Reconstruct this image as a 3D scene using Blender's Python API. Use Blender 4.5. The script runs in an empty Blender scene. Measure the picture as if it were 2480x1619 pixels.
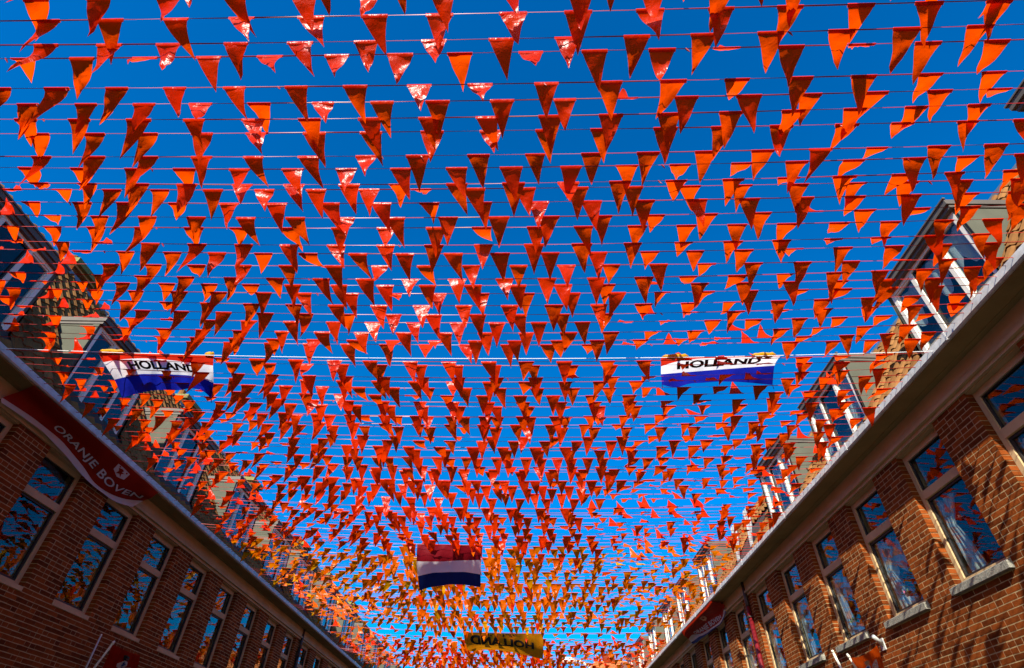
import bpy, bmesh, math, random
import numpy as np
from mathutils import Vector, Matrix
random.seed(11)
rng = np.random.default_rng(7)
S = bpy.context.scene
COL = S.collection
# ------------------------------------------------------------------ camera
HC = 1.6                                   # eye height above the street
FPX, PITCH, ROLL, YAW = 1331.2, math.radians(40.863), math.radians(1.9216), math.radians(-1.8619)
PW, PH = 2480, 1619
cp, sp, cyw, syw = math.cos(PITCH), math.sin(PITCH), math.cos(YAW), math.sin(YAW)
_f = Vector((syw*cp, cyw*cp, sp)); _r0 = Vector((cyw, -syw, 0)); _u0 = _r0.cross(_f)
_r = math.cos(ROLL)*_r0 + math.sin(ROLL)*_u0; _u = -math.sin(ROLL)*_r0 + math.cos(ROLL)*_u0
cd = bpy.data.cameras.new('camera'); cam = bpy.data.objects.new('camera', cd); COL.objects.link(cam)
cam.matrix_world = Matrix(((_r.x, _u.x, -_f.x, 0), (_r.y, _u.y, -_f.y, 0), (_r.z, _u.z, -_f.z, HC), (0, 0, 0, 1)))
cd.sensor_width = 36; cd.lens = FPX/PW*36; cd.clip_end = 2000; cd.clip_start = 0.05
S.camera = cam
S.render.resolution_x, S.render.resolution_y = 1024, 668
CAMP = Vector((0, 0, HC))
def ray(x, y):
    return _r*((x-PW/2)/FPX) - _u*((y-PH/2)/FPX) + _f
def proj(P):
    d = Vector(P)-CAMP; z = d.dot(_f)
    if z < 0.05: return None
    return PW/2+FPX*d.dot(_r)/z, PH/2-FPX*d.dot(_u)/z, z
def onX(x, y, X): d = ray(x, y); return CAMP+d*(X/d.x)
def onY(x, y, Y): d = ray(x, y); return CAMP+d*(Y/d.y)
def onZ(x, y, Z): d = ray(x, y); return CAMP+d*((Z-HC)/d.z)
# ------------------------------------------------------------------ sky, sun, exposure
SUN = Vector((-0.46, -1.42, 1.0)).normalized()       # towards the sun
W = bpy.data.worlds.new('World'); S.world = W; W.use_nodes = True
nt = W.node_tree; nt.nodes.clear()
sky = nt.nodes.new('ShaderNodeTexSky'); sky.sky_type = 'NISHITA'; sky.sun_disc = False
sky.sun_elevation = math.asin(SUN.z); sky.sun_rotation = math.atan2(SUN.x, SUN.y)
sky.air_density = 1.0; sky.dust_density = 1.2; sky.ozone_density = 4.0; sky.altitude = 0
hs = nt.nodes.new('ShaderNodeHueSaturation'); hs.inputs['Saturation'].default_value = 1.8; hs.inputs['Hue'].default_value = 0.504
bg = nt.nodes.new('ShaderNodeBackground'); bg.inputs[1].default_value = 0.101
wo = nt.nodes.new('ShaderNodeOutputWorld')
nt.links.new(sky.outputs[0], hs.inputs['Color']); nt.links.new(hs.outputs[0], bg.inputs[0]); nt.links.new(bg.outputs[0], wo.inputs[0])
sl = bpy.data.lights.new('sun', 'SUN'); sl.energy = 5.0; sl.angle = math.radians(0.5); sl.color = (1.0, 0.93, 0.82)
so = bpy.data.objects.new('sun', sl); COL.objects.link(so); so.rotation_euler = SUN.to_track_quat('Z', 'Y').to_euler(); so.location = (0, 0, 30)
S.view_settings.view_transform = 'Standard'; S.view_settings.look = 'None'; S.view_settings.gamma = 1
S.view_settings.exposure = 1.22; S.view_settings.use_curve_mapping = False
# ------------------------------------------------------------------ materials
def mat(name):
    m = bpy.data.materials.new(name); m.use_nodes = True; n = m.node_tree; n.nodes.clear()
    o = n.nodes.new('ShaderNodeOutputMaterial'); return m, n, o
def N(n, t, **kw):
    x = n.nodes.new(t)
    for k, v in kw.items():
        if k in x.inputs: x.inputs[k].default_value = v
        else: setattr(x, k, v)
    return x
def varied(n, c1, c2, scale=6.0, rnd=0.0, detail=5):
    """colour between c1 and c2 by noise, plus a shift for each island / object"""
    tc = N(n, 'ShaderNodeTexCoord'); nz = N(n, 'ShaderNodeTexNoise', Scale=scale, Detail=detail, Roughness=0.6)
    n.links.new(tc.outputs['Object'], nz.inputs['Vector'])
    cr = N(n, 'ShaderNodeMapRange'); cr.inputs['From Min'].default_value = 0.3; cr.inputs['From Max'].default_value = 0.7
    n.links.new(nz.outputs['Fac'], cr.inputs['Value'])
    fac = cr.outputs[0]
    if rnd:
        oi = N(n, 'ShaderNodeObjectInfo'); ge = N(n, 'ShaderNodeNewGeometry')
        ad = N(n, 'ShaderNodeMath', operation='ADD'); n.links.new(oi.outputs['Random'], ad.inputs[0]); n.links.new(ge.outputs['Random Per Island'], ad.inputs[1])
        fr = N(n, 'ShaderNodeMath', operation='FRACT'); n.links.new(ad.outputs[0], fr.inputs[0])
        mx = N(n, 'ShaderNodeMix'); mx.inputs[0].default_value = rnd
        n.links.new(fac, mx.inputs[2]); n.links.new(fr.outputs[0], mx.inputs[3]); fac = mx.outputs[0]
    m = N(n, 'ShaderNodeMix', data_type='RGBA'); m.inputs[6].default_value = (*c1, 1); m.inputs[7].default_value = (*c2, 1)
    n.links.new(fac, m.inputs[0])
    return m.outputs[2], tc
def bump(n, tc, scale, strength, dist=0.01, coord='Object'):
    nz = N(n, 'ShaderNodeTexNoise', Scale=scale, Detail=4.0, Roughness=0.6); n.links.new(tc.outputs[coord], nz.inputs['Vector'])
    b = N(n, 'ShaderNodeBump', Strength=strength, Distance=dist); n.links.new(nz.outputs['Fac'], b.inputs['Height']); return b.outputs[0]
def solid(name, c1, c2=None, scale=6.0, rough=0.7, rnd=0.0, bmp=(40, 0.3, 0.005), spec=0.3):
    m, n, o = mat(name); c2 = c2 or tuple(v*0.8 for v in c1)
    c, tc = varied(n, c1, c2, scale, rnd)
    p = N(n, 'ShaderNodeBsdfPrincipled', Roughness=rough); p.inputs['Specular IOR Level'].default_value = spec
    n.links.new(c, p.inputs['Base Color'])
    if bmp: n.links.new(bump(n, tc, *bmp), p.inputs['Normal'])
    n.links.new(p.outputs[0], o.inputs[0]); return m
def schlick(n, f0, f1, power=4.0, normal=None):
    lw = N(n, 'ShaderNodeLayerWeight', Blend=0.5)
    if normal is not None: n.links.new(normal, lw.inputs['Normal'])
    pw = N(n, 'ShaderNodeMath', operation='POWER'); n.links.new(lw.outputs['Facing'], pw.inputs[0]); pw.inputs[1].default_value = power
    mr = N(n, 'ShaderNodeMapRange'); n.links.new(pw.outputs[0], mr.inputs['Value']); mr.inputs['To Min'].default_value = f0; mr.inputs['To Max'].default_value = f1
    return mr.outputs[0]
def crumpled(n, tc):
    oi = N(n, 'ShaderNodeObjectInfo'); mp = N(n, 'ShaderNodeVectorMath', operation='MULTIPLY_ADD')
    cb = N(n, 'ShaderNodeCombineXYZ')
    for i in range(3): n.links.new(oi.outputs['Random'], cb.inputs[i])
    n.links.new(cb.outputs[0], mp.inputs[0]); mp.inputs[1].default_value = (37, 53, 71); n.links.new(tc.outputs['Object'], mp.inputs[2])
    vo = N(n, 'ShaderNodeTexVoronoi', Scale=13.0); n.links.new(mp.outputs[0], vo.inputs['Vector'])
    nz = N(n, 'ShaderNodeTexNoise', Scale=10.0, Detail=4.0, Roughness=0.6, Distortion=0.8); n.links.new(mp.outputs[0], nz.inputs['Vector'])
    b1 = N(n, 'ShaderNodeBump', Strength=0.16, Distance=0.03); n.links.new(vo.outputs['Distance'], b1.inputs['Height'])
    b2 = N(n, 'ShaderNodeBump', Strength=0.38, Distance=0.02); n.links.new(nz.outputs['Fac'], b2.inputs['Height']); n.links.new(b1.outputs[0], b2.inputs['Normal'])
    return b2.outputs[0]
def film(name, c1, c2, trans=0.45, rough=0.24, gloss=.010, rnd=0.7, wr=(9, 0.55, 0.02), ctr=None, crumple=False):
    """thin sheet: lit from the front, shining through from behind, with a glossy skin"""
    m, n, o = mat(name); c, tc = varied(n, c1, c2, 5.0, rnd, 3)
    b = bump(n, tc, *wr) if not crumple else crumpled(n, tc)
    d = N(n, 'ShaderNodeBsdfDiffuse'); t = N(n, 'ShaderNodeBsdfTranslucent')
    for s in (d, t): n.links.new(c, s.inputs['Color']); n.links.new(b, s.inputs['Normal'])
    if ctr:
        tm = N(n, 'ShaderNodeMix', data_type='RGBA'); tm.inputs[0].default_value = .75; n.links.new(c, tm.inputs[6]); tm.inputs[7].default_value = (*ctr, 1); n.links.new(tm.outputs[2], t.inputs['Color'])
    mx = N(n, 'ShaderNodeMixShader'); mx.inputs[0].default_value = trans
    n.links.new(d.outputs[0], mx.inputs[1]); n.links.new(t.outputs[0], mx.inputs[2])
    if gloss:
        g = N(n, 'ShaderNodeBsdfGlossy', Roughness=rough); n.links.new(b, g.inputs['Normal'])
        fr = schlick(n, gloss, gloss+.14, 5.0, b)
        m2 = N(n, 'ShaderNodeMixShader'); n.links.new(fr, m2.inputs[0]); n.links.new(mx.outputs[0], m2.inputs[1]); n.links.new(g.outputs[0], m2.inputs[2])
        mx = m2
    n.links.new(mx.outputs[0], o.inputs[0]); return m
def glass(name, ior=1.9, tint=(0.84, 0.90, 0.90)):
    m, n, o = mat(name); tr = N(n, 'ShaderNodeBsdfTransparent'); tr.inputs[0].default_value = (*tint, 1)
    tc = N(n, 'ShaderNodeTexCoord'); b = bump(n, tc, 1.3, 0.05, 0.02)
    g = N(n, 'ShaderNodeBsdfGlossy', Roughness=0.0); n.links.new(b, g.inputs['Normal']); fr = schlick(n, .032, .85, 3.6)
    mx = N(n, 'ShaderNodeMixShader'); n.links.new(fr, mx.inputs[0]); n.links.new(tr.outputs[0], mx.inputs[1]); n.links.new(g.outputs[0], mx.inputs[2])
    n.links.new(mx.outputs[0], o.inputs[0]); return m
M = {}
M['brick'] = solid('brick', (0.255, 0.062, 0.011), (0.055, 0.012, 0.003), 9.0, 0.9, 0.65, (60, 0.5, 0.006), 0.03)
M['mortar'] = solid('mortar', (0.46, 0.36, 0.18), (0.30, 0.22, 0.11), 8.0, 0.95, 0, (90, 0.5, 0.004), 0.0)
M['stone'] = solid('sill_stone', (0.34, 0.335, 0.27), (0.09, 0.09, 0.075), 60.0, 0.9, 0, (90, 0.4, 0.003), 0.05)
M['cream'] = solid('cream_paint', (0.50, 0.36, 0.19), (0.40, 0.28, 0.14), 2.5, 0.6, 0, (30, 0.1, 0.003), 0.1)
M['white'] = solid('white_paint', (0.66, 0.64, 0.53), (0.57, 0.55, 0.45), 3.0, 0.45, 0, (30, 0.1, 0.003))
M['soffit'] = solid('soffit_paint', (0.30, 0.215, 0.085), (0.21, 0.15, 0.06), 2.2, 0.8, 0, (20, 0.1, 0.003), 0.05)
M['dark'] = solid('dark_paint', (0.015, 0.014, 0.013), (0.03, 0.027, 0.024), 5.0, 0.4, 0, None)
M['cheek'] = solid('dormer_board', (0.088, 0.092, 0.067), (0.070, 0.072, 0.052), 2.5, 0.8, 0, (25, 0.1, 0.003), 0.1)
M['fascia_dark'] = solid('dormer_fascia', (0.10, 0.088, 0.07), (0.07, 0.06, 0.048), 3.0, 0.6, 0, None)
M['tile'] = solid('clay_tile', (0.25, 0.12, 0.04), (0.10, 0.045, 0.015), 7.0, 0.9, 0.7, (50, 0.5, 0.006), 0.03)
M['tile_far'] = solid('clay_tile_far', (0.55, 0.19, 0.05), (0.40, 0.13, 0.04), 7.0, 0.8, 0.6, (50, 0.5, 0.006), 0.2)
M['batten'] = solid('roof_underlay', (0.03, 0.025, 0.02), (0.05, 0.04, 0.03), 5, 0.9, 0, None)
M['zinc'] = solid('zinc', (0.16, 0.19, 0.22), (0.10, 0.12, 0.15), 4.0, 0.4, 0, None, 0.5)
M['gutter'] = solid('gutter_white', (0.58, 0.58, 0.54), (0.38, 0.37, 0.34), 9.0, 0.5, 0, (30, 0.2, 0.003))
M['pipe'] = solid('pipe_red', (0.13, 0.005, 0.008), (0.10, 0.004, 0.006), 4.0, 0.35, 0, None, 0.5)
M['pipe_dark'] = solid('pipe_dark', (0.03, 0.02, 0.018), (0.05, 0.03, 0.02), 4.0, 0.5, 0, None, 0.4)
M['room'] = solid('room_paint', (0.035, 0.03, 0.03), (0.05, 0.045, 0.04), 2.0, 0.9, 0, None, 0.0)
M['glass'] = glass('window_glass')
M['curtain'] = film('curtain_cloth', (0.66, 0.70, 0.66), (0.56, 0.60, 0.58), 0.35, 0.5, None, 0.2, (14, 0.5, 0.01))
M['pennant_red'] = film('pennant_red', (0.70, 0.038, 0.000), (0.50, 0.010, 0.000), ctr=(.95, .085, 0), trans=.52, crumple=True)
M['pennant_amber'] = film('pennant_amber', (0.68, 0.145, 0.000), (0.58, 0.065, 0.000), ctr=(.90, .24, 0), trans=.52, crumple=True)
M['pennant_yellow'] = film('pennant_yellow', (0.58, 0.27, 0.00), (0.54, 0.22, 0.00), crumple=True)
M['cord'] = solid('cord_tape', (0.32, 0.015, 0.012), (0.24, 0.012, 0.010), 3.0, 0.4, 0.3, None, 0.35)
M['rope'] = solid('rope_white', (0.75, 0.76, 0.75), (0.65, 0.66, 0.66), 3.0, 0.6, 0, None)
cl = dict(trans=0.5, rough=0.45, gloss=.012, rnd=0.0, wr=(11, 0.35, 0.015))
M['f_red'] = film('flag_red', (0.55, 0.022, 0.005), (0.48, 0.018, 0.005), **cl)
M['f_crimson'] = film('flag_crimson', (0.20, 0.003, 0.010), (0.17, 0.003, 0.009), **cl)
M['f_white'] = film('flag_white', (0.80, 0.79, 0.77), (0.74, 0.73, 0.71), **cl)
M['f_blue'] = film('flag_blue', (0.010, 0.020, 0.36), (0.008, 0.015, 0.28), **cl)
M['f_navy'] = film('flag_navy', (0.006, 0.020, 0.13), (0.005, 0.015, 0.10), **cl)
M['f_yellow'] = film('flag_yellow', (0.62, 0.36, 0.005), (0.58, 0.32, 0.005), **cl)
M['f_amber'] = film('flag_amber', (0.66, 0.25, 0.003), (0.56, 0.18, 0.002), **cl)
M['f_orange'] = film('flag_orange', (0.58, 0.075, 0.002), (0.50, 0.05, 0.002), **cl)
M['f_scarlet'] = film('banner_scarlet', (0.40, 0.018, 0.003), (0.34, 0.014, 0.003), **cl)
M['ink'] = solid('black_ink', (0.006, 0.006, 0.008), (0.01, 0.01, 0.012), 3, 0.6, 0, None)
M['ink_white'] = solid('white_ink', (0.55, 0.52, 0.57), (0.5, 0.48, 0.53), 3, 0.6, 0, None)
M['ink_tan'] = solid('tan_ink', (0.60, 0.30, 0.18), (0.5, 0.25, 0.15), 3, 0.6, 0, None)
M['ink_blue'] = solid('blue_ink', (0.02, 0.06, 0.30), (0.02, 0.05, 0.25), 3, 0.6, 0, None)
M['ink_red'] = solid('red_ink', (0.55, 0.02, 0.015), (0.5, 0.02, 0.015), 3, 0.6, 0, None)
M['metal'] = solid('grey_metal', (0.42, 0.45, 0.42), (0.35, 0.37, 0.35), 8, 0.4, 0, None, 0.6)
M['asphalt'] = solid('asphalt', (0.042, 0.040, 0.037), (0.032, 0.030, 0.028), 3, 0.9, 0, (60, 0.6, 0.01))
M['paving'] = solid('paving', (0.05, 0.045, 0.04), (0.038, 0.035, 0.03), 2, 0.9, 0, (60, 0.6, 0.01))
M['kerb'] = solid('kerb_stone', (0.25, 0.24, 0.22), (0.18, 0.17, 0.16), 5, 0.9, 0, (60, 0.6, 0.01))
M['lichen'] = solid('mossy_cap', (0.20, 0.22, 0.05), (0.10, 0.09, 0.05), 30, 0.9, 0, (60, 0.5, 0.01))
M['flower'] = solid('flower_pink', (0.65, 0.15, 0.22), (0.45, 0.10, 0.30), 30, 0.7, 0.5, None)
M['leaf'] = solid('leaf_green', (0.05, 0.10, 0.03), (0.09, 0.13, 0.03), 30, 0.6, 0.5, None)
M['pot'] = solid('pot_glaze', (0.65, 0.68, 0.66), (0.55, 0.58, 0.56), 5, 0.3, 0, None)
# ------------------------------------------------------------------ mesh helpers
class MB:
    def __init__(s): s.v = []; s.f = []
    def add(s, vs, fs):
        k = len(s.v); s.v += [tuple(v) for v in vs]; s.f += [tuple(i+k for i in f) for f in fs]; return s
    def box(s, x0, x1, y0, y1, z0, z1):
        if x0 > x1: x0, x1 = x1, x0
        if y0 > y1: y0, y1 = y1, y0
        if z0 > z1: z0, z1 = z1, z0
        return s.add([(x0, y0, z0), (x1, y0, z0), (x1, y1, z0), (x0, y1, z0), (x0, y0, z1), (x1, y0, z1), (x1, y1, z1), (x0, y1, z1)],
                     [(0, 3, 2, 1), (4, 5, 6, 7), (0, 1, 5, 4), (1, 2, 6, 5), (2, 3, 7, 6), (3, 0, 4, 7)])
    def prism(s, poly, a, b):
        """poly: list of 3D points (one cap); extruded by the vector b-a"""
        d = Vector(b)-Vector(a); n = len(poly); k = [tuple(p) for p in poly]; t = [tuple(Vector(p)+d) for p in poly]
        return s.add(k+t, [tuple(range(n))[::-1], tuple(range(n, 2*n))]+[(i, (i+1) % n, n+(i+1) % n, n+i) for i in range(n)])
    def tube(s, pts, r, seg=8, cap=True, ry=None, twist=0):
        pts = [Vector(p) for p in pts]; k = len(s.v); n = len(pts); rs = r if isinstance(r, (list, tuple)) else [r]*n
        for i, p in enumerate(pts):
            t = (pts[min(i+1, n-1)]-pts[max(i-1, 0)]).normalized(); up = Vector((0, 0, 1)) if abs(t.z) < 0.9 else Vector((0, 1, 0))
            a = t.cross(up).normalized(); b = a.cross(t); q = ry if ry else None
            tw = twist(i/(n-1)) if twist else 0
            a, b = a*math.cos(tw)+b*math.sin(tw), -a*math.sin(tw)+b*math.cos(tw)
            for j in range(seg):
                g = 2*math.pi*j/seg; s.v.append(tuple(p+a*math.cos(g)*rs[i]+b*math.sin(g)*(q or rs[i])))
        for i in range(n-1):
            for j in range(seg): s.f.append((k+i*seg+j, k+i*seg+(j+1) % seg, k+(i+1)*seg+(j+1) % seg, k+(i+1)*seg+j))
        if cap: s.f.append(tuple(k+j for j in range(seg))[::-1]); s.f.append(tuple(k+(n-1)*seg+j for j in range(seg)))
        return s
    def mesh(s, name, m, smooth=False, fix=False):
        me = bpy.data.meshes.new(name); me.from_pydata(s.v, [], s.f)
        if fix:
            bm = bmesh.new(); bm.from_mesh(me); bmesh.ops.recalc_face_normals(bm, faces=bm.faces); bm.to_mesh(me); bm.free()
        if smooth: me.polygons.foreach_set('use_smooth', [True]*len(me.polygons))
        me.materials.append(M[m] if isinstance(m, str) else m); me.update(); return me
def link(name, data, parent=None, loc=(0, 0, 0)):
    o = bpy.data.objects.new(name, data); COL.objects.link(o); o.location = loc
    if parent is not None: o.parent = parent
    return o
def tag(o, label=None, cat=None, group=None, kind=None):
    for k, v in (('label', label), ('category', cat), ('group', group), ('kind', kind)):
        if v: o[k] = v
    return o
def thing(name, loc, label, cat, group=None):
    o = bpy.data.objects.new(name, None); COL.objects.link(o); o.location = loc; o.empty_display_size = 0.2
    return tag(o, label, cat, group)
def part(name, mb, m, root, smooth=False, fix=False):
    """part of a thing whose root is an Empty: mesh is given in world coordinates"""
    o = link(name, mb.mesh(name, m, smooth, fix), root); o.location = -Vector(root.location); return o
def sub(name, mb, m, par, smooth=False, fix=False):
    return link(name, mb.mesh(name, m, smooth, fix), par)
def single(name, mb, m, label, cat, group=None, smooth=False, fix=False, kind=None):
    c = Vector(np.array(mb.v).mean(0)); c.z = min(v[2] for v in mb.v)
    mb.v = [tuple(Vector(v)-c) for v in mb.v]
    return tag(link(name, mb.mesh(name, m, smooth, fix), None, c), label, cat, group, kind)
def in_view(P, pad=30):
    q = proj(P)
    return q and -pad < q[0] < PW+pad and -pad < q[1] < PH+pad
# ------------------------------------------------------------------ ground
g = MB().add([(-500, -500, 0), (500, -500, 0), (500, 700, 0), (-500, 700, 0)], [(0, 1, 2, 3)])
tag(link('ground', g.mesh('ground', 'paving')), kind='structure')
tag(link('road', MB().add([(-3.6, -60, .004), (2.6, -60, .004), (2.6, 60, .004), (-3.6, 60, .004)], [(0, 1, 2, 3)]).mesh('road', 'asphalt')), kind='structure')
for nm, x0, x1, k0, k1 in (('pavement_left', -6.74, -3.75, -3.75, -3.6), ('pavement_right', 2.75, 5.03, 2.6, 2.75)):
    p = tag(link(nm, MB().box(x0, x1, -40, 60, 0.0, 0.12).mesh(nm, 'paving')), kind='structure')
    link('kerb', MB().box(k0, k1, -40, 60, 0.0, 0.123).mesh('kerb', 'kerb'), p)
# ------------------------------------------------------------------ terraces
Z = lambda z: z+HC
BW, BH, JT = 0.21, 0.0505, 0.010
def brick_mesh(nm, L, seed):
    r = random.Random(seed); j = lambda a: r.uniform(-a, a)
    m = MB().box(-0.05, 0.05, -L/2, L/2, -BH/2, BH/2)
    m.v = [(x+j(.0004), y+j(.002), z+j(.002)) for x, y, z in m.v]
    return m
def tile_mb(side):
    """one S-shaped pantile; local x = up the slope, y = along the eave, z = out of the roof"""
    m = MB(); prof = [(-.105, .000), (-.085, .030), (-.045, .044), (-.005, .028), (.025, .004), (.065, -.004), (.105, .004)]
    for u, lift in ((0, .022), (.33, .0)):
        for y, z in prof: m.v.append((u, y, z+lift))
    for y, z in prof: m.v.append((0.002, y, z+.022-.018))
    n = 7
    for i in range(n-1):
        m.f.append((i, n+i, n+i+1, i+1)); m.f.append((2*n+i, i, i+1, 2*n+i+1))
    return m
def terrace(side, Xw, ya, yb, label, wins, dorms, chims, slope, ridge_s, pick, name='brick_terrace', left_sill=False, pitch_y=1.53, pipe_y=None, dtop=5.56):
    """s = metres behind the wall face; world x = side*(Xw+s)"""
    X = lambda s: side*(Xw+s)
    root = thing(name, (X(2.0), (ya+yb)/2, 0), label, 'building')
    def P(nm, mb, m, **k): return part(nm, mb, m, root, **k)
    zs, zt = 2.06, 3.73            # opening
    U = pitch_y/7; BW = U-JT; WW = 4*U+JT
    wins = [w for w in wins if ya < w and w+WW < yb]
    # mortar core of the wall, in pieces round the openings
    core = MB()
    zsp = zs-.006 if left_sill else zs-.056
    core.box(X(.0), X(.30), ya, yb, 0, Z(zsp))
    ys = [ya]+[q for w in wins for q in (w, w+WW)]+[yb]
    segs = [(ys[i], ys[i+1]) for i in range(0, len(ys), 2)]
    for a, b in segs: core.box(X(.0), X(.30), a+.006, b-.006, Z(zsp), Z(3.80))
    wall = P('wall', core, 'mortar')
    # courses of bricks
    bricks = []
    nc = int((Z(3.76))/(BH+JT))
    for c in range(nc):
        zc = 0.03+c*(BH+JT)+BH/2; rel = zc-HC
        spans = [(ya, yb)] if rel+BH/2 < zsp+.001 else segs
        for a, b in spans:
            g0 = wins[0]+WW; y = g0+math.floor((a-g0)/U+1e-6)*U+(U/2 if c % 2 else 0)-U
            while y < b:
                cuts = [(y, y+BW)]
                if random.random() < 0.22: cuts = [(y, y+BW/2-JT/2), (y+BW/2+JT/2, y+BW)]
                for p, q in cuts:
                    p, q = max(p, a), min(q, b)
                    if q-p > 0.03: bricks.append((p, q, zc))
                y += BW+JT
    scored = []
    for i, (p, q, zc) in enumerate(bricks):
        pr = proj((X(0), (p+q)/2, zc))
        sc = 0
        if pr and -20 < pr[0] < PW+20 and -20 < pr[1] < PH+20 and rel_ok(zc): sc = (q-p)/pr[2]**2
        scored.append(sc)
    order = sorted(range(len(bricks)), key=lambda i: -scored[i])[:pick] if pick else []
    chosen = set(i for i in order if scored[i] > 0)
    lib = {}
    rest = MB()
    for i, (p, q, zc) in enumerate(bricks):
        off = -abs(random.gauss(0, .0006)); L = q-p
        if i in chosen:
            kk = (round(L, 2), i % 4)
            if kk not in lib: lib[kk] = brick_mesh('brick', kk[0], i).mesh('brick', 'brick')
            o = link('brick', lib[kk], wall, (X(.0488+off), (p+q)/2, zc)); o.rotation_euler = (random.gauss(0, .006), 0, random.gauss(0, .002))
        else:
            s0 = -.0012+off; k = len(rest.v); rest.box(X(s0), X(.097+off), p, q, zc-BH/2, zc+BH/2)
            if proj((X(0), p, zc)) and scored[i] > 0:
                for v in range(k, len(rest.v)):
                    a, b, c_ = rest.v[v]; rest.v[v] = (a, b+random.uniform(-.002, .002), c_+random.uniform(-.002, .002))
    if rest.v: tag(sub('brickwork', rest, 'brick', wall), kind='stuff')
    # back of the house so that it is a body
    bk = MB().box(X(.30), X(7.5), ya+.01, ya+.25, 0, Z(4.05)).box(X(.30), X(7.5), yb-.25, yb-.01, 0, Z(4.05)).box(X(7.3), X(7.5), ya+.25, yb-.25, 0, Z(4.05))
    bk.box(X(.30), X(7.3), ya+.25, yb-.25, Z(4.0), Z(4.04))
    P('rear_wall', bk, 'brick')
    # fascia, mouldings, soffit, gutter
    P('fascia', MB().box(X(-.045), X(.01), ya, yb, Z(3.83), Z(4.028)), 'cream')
    P('moulding', MB().box(X(-.075), X(.01), ya, yb, Z(3.79), Z(3.828)).box(X(-.030), X(.01), ya, yb, Z(3.745), Z(3.788)), 'cream')
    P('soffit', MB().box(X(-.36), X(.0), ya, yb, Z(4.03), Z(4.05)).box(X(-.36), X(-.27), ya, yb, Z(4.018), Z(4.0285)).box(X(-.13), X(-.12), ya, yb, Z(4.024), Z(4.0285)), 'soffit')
    gm = MB(); pr_ = [(-.385, 4.030), (-.402, 4.045), (-.402, 4.125), (-.385, 4.135), (-.375, 4.125), (-.375, 4.055), (-.25, 4.055), (-.25, 4.12), (-.235, 4.12), (-.235, 4.040), (-.36, 4.030)]
    gm.prism([(X(s), ya, Z(z)) for s, z in pr_], (0, ya, 0), (0, yb, 0))
    P('gutter', gm, 'gutter', fix=True)
    yj = ya+.4
    while yj < yb-.2:
        P('gutter_strap', MB().box(X(-.4045), X(-.375), yj, yj+.022, Z(4.028), Z(4.139)), 'gutter'); yj += 2.45
    P('gutter_lining', MB().box(X(-.372), X(-.252), ya, yb, Z(4.058), Z(4.075)), 'zinc')
    # roof
    s0, z0 = -.235, 4.10
    sr = lambda z: s0+(z-z0)/slope
    zr = z0+(ridge_s-s0)*slope
    rm = MB().prism([(X(s0), ya, Z(z0)), (X(ridge_s), ya, Z(zr)), (X(ridge_s+3.8), ya, Z(zr+.05)), (X(7.5), ya, Z(4.06)), (X(s0+.1), ya, Z(z0-.05))], (0, ya, 0), (0, yb, 0))
    roof = P('roof', rm, 'batten', fix=True)
    P('ridge_board', MB().box(X(ridge_s-.06), X(ridge_s+.10), ya, yb, Z(zr-.02), Z(zr+.06)), 'zinc')
    ang = math.atan(slope); L = math.hypot(ridge_s-s0, zr-z0); rows = int(L/.285); tiles = []
    for r in range(rows+1):
        t = r*.285; yy = ya+.11
        while yy < yb-.1:
            s, z = s0+t*math.cos(ang), z0+t*math.sin(ang)
            zm = z+.15*math.sin(ang)
            hide = any(d+.03 < yy < d+1.57 and 4.42 < zm < 5.64 for d in dorms)
            if not hide and t+.33 < L+.25: tiles.append((s, yy, z))
            yy += .203
    ex = Vector((side*math.cos(ang), 0, math.sin(ang))); ez = Vector((-side*math.sin(ang), 0, math.cos(ang))); ey = ez.cross(ex)
    Rt = Matrix((ex, ey, ez)).transposed()
    tm = tile_mb(side); tmesh = tm.mesh('tile', 'tile', smooth=False)
    sc = []
    for s, yy, z in tiles:
        q = proj((X(s), yy, Z(z))); sc.append(1/q[2] if q and -20 < q[0] < PW+20 and -20 < q[1] < PH+20 else 0)
    od = sorted(range(len(tiles)), key=lambda i: -sc[i])[:pick] if pick else []
    ch = set(i for i in od if sc[i] > 0); rest = MB()
    eul = Rt.to_euler()
    for i, (s, yy, z) in enumerate(tiles):
        base = Vector((X(s), yy, Z(z)))+ez*(.012+random.uniform(0, .006))
        if i in ch:
            o = link('tile', tmesh, roof, base); o.rotation_euler = (eul.x+random.gauss(0, .008), eul.y, eul.z+random.gauss(0, .012))
        else: rest.add([base+Rt@Vector(v) for v in tm.v], tm.f)
    if rest.v: tag(sub('tile_field', rest, 'tile', roof), kind='stuff')
    # windows
    for w in wins:
        a, b = w, w+WW
        fs, fe = .085, .145
        fm = MB().box(X(fs), X(fe), a+.003, a+.068, Z(zs+.05), Z(zt)).box(X(fs), X(fe), b-.068, b-.003, Z(zs+.05), Z(zt))
        fm.box(X(fs), X(fe), a+.068, b-.068, Z(zt-.075), Z(zt)).box(X(fs), X(fe), a+.068, b-.068, Z(zs+.05), Z(zs+.10))
        win = P('window', fm, 'cream')
        sub('head_lining', MB().box(X(.012), X(.30), a-.0005, b+.0005, Z(3.732), Z(3.84)), 'cream', win)
        ztr = 3.17
        sub('transom', MB().box(X(fs-.012), X(fe), a+.0685, b-.0685, Z(ztr-.05), Z(ztr+.05)), 'cream', win)
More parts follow.
